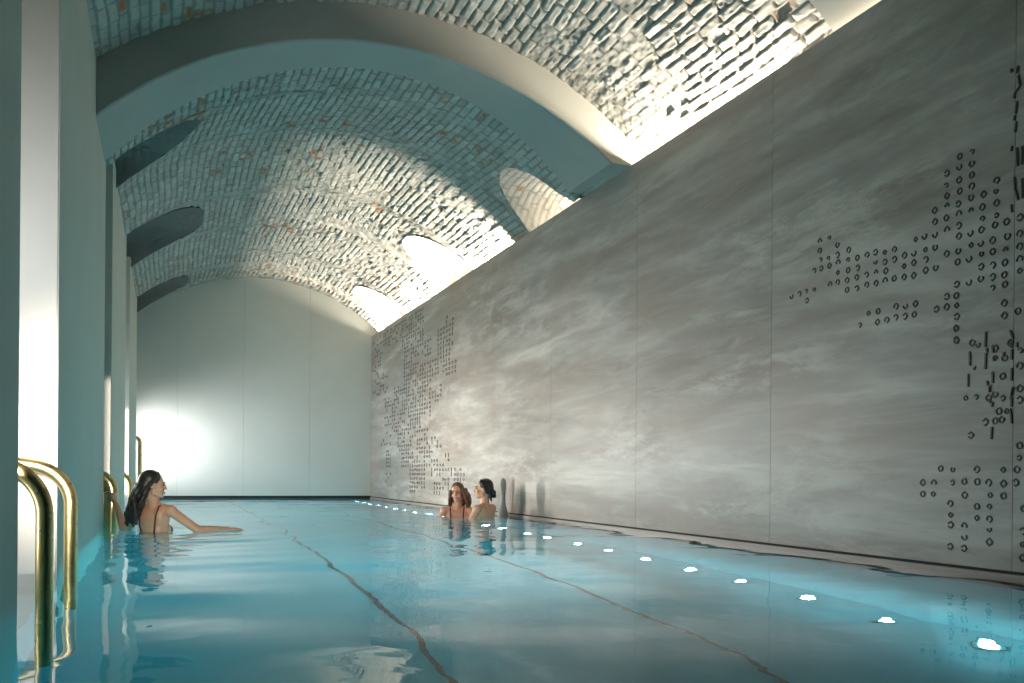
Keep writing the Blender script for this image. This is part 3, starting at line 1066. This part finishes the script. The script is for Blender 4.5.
def bather(loc, d_t, d_h, zc, label, hairm, skin, kind, smile, pitch=0.0, tilt=0.0):
    root = empty('person', (loc[0], loc[1], -1.1))
    tag(root, label, 'person')
    MT = frame(d_t); MH = frame(d_h, pitch, tilt)
    C = V3((loc[0], loc[1], zc)) + MT @ V3((0, .02, 0)); S = V3((loc[0], loc[1], zc - .225))
    P = lambda x, y, z: C + MH @ V3((x, y, z))

    def build():
        bm = bmesh.new()
        head_parts(bm, C, MH)
        add_cap(bm, P(0, -.025, -.05), S + V3((0, 0, .02)), .049, .056)
        hip, r_, f_ = torso(bm, S, MT, 0)
        for s in (-1, 1):
            sh = S + r_ * s * .160
            el_ = sh + r_ * s * .09 + f_ * .08 + V3((0, 0, -.25)); wr_ = el_ + f_ * .20 - r_ * s * .10 + V3((0, 0, -.03))
            if kind == 'chin' and s == 1:                       # one hand raised to the collarbone
                el_ = sh + r_ * .045 + f_ * .09 + V3((0, 0, -.235)); wr_ = S + r_ * .085 + f_ * .135 + V3((0, 0, .02))
            arm(bm, sh, el_, wr_)
            if kind == 'chin' and s == 1:
                open_hand(bm, wr_, -r_ * .35 + V3((0, 0, .9)) - f_ * .15, -f_, 1)
            else:
                open_hand(bm, wr_, f_ * .9 - r_ * s * .4, V3((0, 0, -1)), -s)
            h_ = hip + r_ * s * .085
            leg(bm, h_, h_ + f_ * .22 + V3((0, 0, -.31)), h_ + f_ * .02 + V3((0, 0, -.66)), h_ + f_ * .13 + V3((0, 0, -.72)))
        fuse('body', bm, .006, skin, None, 5)
        bm = bmesh.new()
        add_ell(bm, P(0, -.030, .044), (.082, .092, .084), MH)
        add_ell(bm, P(0, -.058, .010), (.079, .068, .082), MH)
        for s in (-1, 1):
            add_cap(bm, P(s * .012, .028, .104), P(s * .062, .010, .064), .012, .014)
            add_cap(bm, P(s * .062, .010, .064), P(s * .075, -.03, .0), .014, .021)
        if kind == 'front':                                       # loose wavy shoulder-length hair
            add_ell(bm, P(0, -.062, -.075), (.100, .062, .12), MH)
            for s in (-1, 1):
                strands(bm, [[P(s * .074, .02 - .025 * k, .03), P(s * (.098 + .006 * k), .012 - .03 * k, -.05), P(s * (.112 + .004 * k), .02 - .035 * k, -.11), P(s * (.100 + .004 * k), .03 - .035 * k, -.185 - .01 * k)] for k in range(4)], .028, .012, wob=.009)
            strands(bm, [[P(x, -.10, .0), P(x * 1.3, -.12, -.09), P(x * 1.5, -.115, -.19)] for x in (-.06, -.02, .02, .06)], .032, .014, wob=.008)
        else:                                                     # wet hair gathered in a low knot
            add_ell(bm, P(0, -.118, -.038), (.038, .034, .036), MH)
            add_ell(bm, P(.012, -.128, -.075), (.026, .026, .03), MH)
            strands(bm, [[P(x, -.075, -.035), P(x * .9, -.085, -.09), P(x * .7, -.095, -.14)] for x in (-.035, -.01, .015, .035)], .020, .008)
        fuse('hair', bm, .005, hairm, None, 3)
        bm = bmesh.new()
        down = lambda d: S - V3((0, 0, d))
        for d_, rr in ((.215, (.129, .095, .045)), (.45, (.155, .111, .10))):
            add_ell(bm, down(d_), rr, MT)
        for s in (-1, 1):
            add_ell(bm, down(.165) + f_ * .076 + r_ * s * .066, (.053, .045, .05), MT)
            add_ell(bm, down(.50) - f_ * .06 + r_ * s * .07, (.078, .078, .075), MT)
        fuse('swimsuit', bm, .007, M_SUIT_DARK, None, 4)
        bm = bmesh.new()
        for s in (-1, 1):
            if kind == 'front':
                tube(bm, [S + r_ * s * .082 - f_ * .05 + V3((0, 0, .045)), S + r_ * s * .085 + V3((0, 0, .055)), S + r_ * s * .082 + f_ * .055 + V3((0, 0, .02)), S + r_ * s * .075 + f_ * .092 + V3((0, 0, -.06)), S + r_ * s * .068 + f_ * .112 + V3((0, 0, -.13))], .007, 8)
            else:
                tube(bm, [S + r_ * s * .03 - f_ * .105 + V3((0, 0, -.12)), S + r_ * s * .09 - f_ * .09 + V3((0, 0, -.13)), S + r_ * s * .14 - f_ * .03 + V3((0, 0, -.14))], .008, 8)
        bm_obj('strap', bm, M_SUIT_DARK, None, True)
        face_parts(None, C, MH, smile)
    adopt(root, build)
    return root


bather((3.33, 10.5), math.radians(250), math.radians(236), .283, 'smiling woman with loose wavy brown hair facing the viewer by the stone wall', M_HAIR_B, M_SKIN_B, 'front', True, math.radians(-6), math.radians(6))
bather((3.45, 9.84), math.radians(128), math.radians(158), .335, 'woman seen from behind with dark hair in a low knot, between friend and spout', M_HAIR_C, M_SKIN_A, 'back', False)

# ------------------------------------------------------------------ lights
def area(name, loc, rot, sx, sy, power, color, spread=180, profile=None, axis='Y'):
    l = bpy.data.lights.new(name, 'AREA')
    l.shape = 'RECTANGLE'; l.size = sx; l.size_y = sy
    l.energy = power; l.color = color
    l.spread = math.radians(spread)
    o = bpy.data.objects.new(name, l)
    col.objects.link(o)
    o.location = loc
    o.rotation_euler = rot
    if profile:                                       # emission cut by direction: beam narrowed along one axis
        l.use_nodes = True
        nt = l.node_tree
        em = next(n for n in nt.nodes if n.type == 'EMISSION')
        ge = nt.nodes.new('ShaderNodeNewGeometry')
        sx_ = nt.nodes.new('ShaderNodeSeparateXYZ')
        nt.links.new(ge.outputs['Incoming'], sx_.inputs[0])
        mr = nt.nodes.new('ShaderNodeMapRange')
        mr.interpolation_type = 'SMOOTHSTEP'
        mr.inputs['From Min'].default_value = profile[0]; mr.inputs['From Max'].default_value = profile[1]
        mr.inputs['To Min'].default_value = 1.0; mr.inputs['To Max'].default_value = 0.0
        nt.links.new(mth(nt, 'ABSOLUTE', sx_.outputs[axis]), mr.inputs['Value'])
        nt.links.new(mr.outputs['Result'], em.inputs['Strength'])
    return o


def aim(o, target):
    d = Vector(target) - o.location
    o.rotation_euler = d.to_track_quat('-Z', 'Y').to_euler()
    return o


WARM = (1.0, .90, .73)


def cove(y0, y1, p, prof=None, x=4.10):
    # strip behind the top of the stone wall, tilted up and into the room
    o = area('cove_strip', (x, (y0 + y1) / 2, 3.292), (0, 0, 0), .03, y1 - y0, p * (y1 - y0), WARM, 180, prof)
    M = Matrix.Rotation(math.radians(145), 3, 'Y')      # local -Z points up and towards -X
    o.rotation_euler = M.to_euler()
    return o


cove(5.15, 7.5, 38)
cove(3.0, 5.0, 5)
cove(10.55, 18.3, 180, (.12, .36))
for L in LUN_R:
    o = area('lunette_lamp', (4.55, L[0], 3.12), (0, 0, 0), .3, 1.0, 34 if L[0] < 10 else 18, WARM)
    o.rotation_euler = (math.pi, 0, 0)

# niches on the left: a lamp on the back of each pier, washing the front of the next one
COOL = (.93, .96, 1.0)
for y, p, zz in ((3.73, 42, 1.0), (12.82, 30, .5)):
    o = area('niche_lamp', (-1.0, y, zz), (0, 0, 0), .5, 1.7, p, (.84, .91, 1.0), 180, (.5, 1.0), 'Z'); aim(o, (-.6, y + 1.2, zz))
# added unseen fills by the far side of the niches, brightening the stone wall
for y, p, zz in ((9.45, 64, .8), (14.03, 150, .8)):
    o = area('wall_fill_lamp', (-.70, y, zz), (0, 0, 0), .14, 1.2, p, (1.0, .93, .86), 112, (.03, .55), 'Z'); aim(o, (3.95, y - 1.7, zz))
o = area('niche_end_lamp', (-.9, 17.62, 1.0), (0, 0, 0), .25, 1.2, 150, COOL, 180, (.05, .7), 'Z'); aim(o, (3.5, 16.4, 1.0))
l = bpy.data.lights.new('niche_spot', 'SPOT'); l.energy = 58; l.color = COOL; l.spot_size = math.radians(84); l.spot_blend = .9; l.shadow_soft_size = .1
o = bpy.data.objects.new('niche_spot', l); col.objects.link(o); o.location = (-1.3, 17.55, .9); aim(o, (.55, 18.38, .95))
o = area('bather_fill_lamp', (-.555, 3.74, .75), (0, 0, 0), .08, .5, 12, (1.0, .88, .76), 60); aim(o, (.75, 9.0, .35))  # added unseen warm fill for the back of the woman at the handrail
# underwater
for k, y in enumerate(LY):
    l = bpy.data.lights.new('underwater_lamp', 'POINT'); l.energy = 6.5; l.color = (.72, .93, 1.0); l.shadow_soft_size = .03
    o = bpy.data.objects.new('underwater_lamp', l); col.objects.link(o); o.location = (3.53, y, DEPTH + .06)
# added unseen fill strips under the stone-wall rim, brightening the basin
for y, ly, p in ((6.6, 2.6, 60), (9.8, 2.8, 52), (13.2, 2.8, 50), (16.4, 2.4, 48)):
    area('basin_fill_strip', (PX - .012, y, -.17), (0, math.radians(72), 0), .03, ly, p, (.78, .95, 1.0), 96)

w = bpy.data.worlds.new('world')
scn.world = w
w.use_nodes = True
w.node_tree.nodes['Background'].inputs['Color'].default_value = (.5, .6, .6, 1)
w.node_tree.nodes['Background'].inputs['Strength'].default_value = .004

# ------------------------------------------------------------------ camera
cd = bpy.data.cameras.new('camera')
cam = bpy.data.objects.new('camera', cd)
col.objects.link(cam)
cd.sensor_fit = 'HORIZONTAL'
cd.sensor_width = 36
cd.lens = 36 * F_PX / 1024
cd.shift_x = .00104
cd.shift_y = 133.7 / 1024
cam.matrix_world = Matrix.Translation((0, 0, .5)) @ (Matrix.Rotation(-YAW, 4, 'Z') @ Matrix.Rotation(math.pi / 2, 4, 'X') @ Matrix.Rotation(ROLL, 4, 'Z'))
cd.clip_start = .02
scn.camera = cam

# ------------------------------------------------------------------ colour management, light paths
vs = scn.view_settings
vs.view_transform = 'Standard'
vs.look = 'None'
vs.exposure = 0.0
vs.gamma = 1.0
vs.use_curve_mapping = False
cy = scn.cycles
cy.max_bounces = 14
cy.diffuse_bounces = 6
cy.glossy_bounces = 5
cy.transmission_bounces = 10
cy.sample_clamp_indirect = 2.5
cy.caustics_reflective = False
cy.caustics_refractive = True
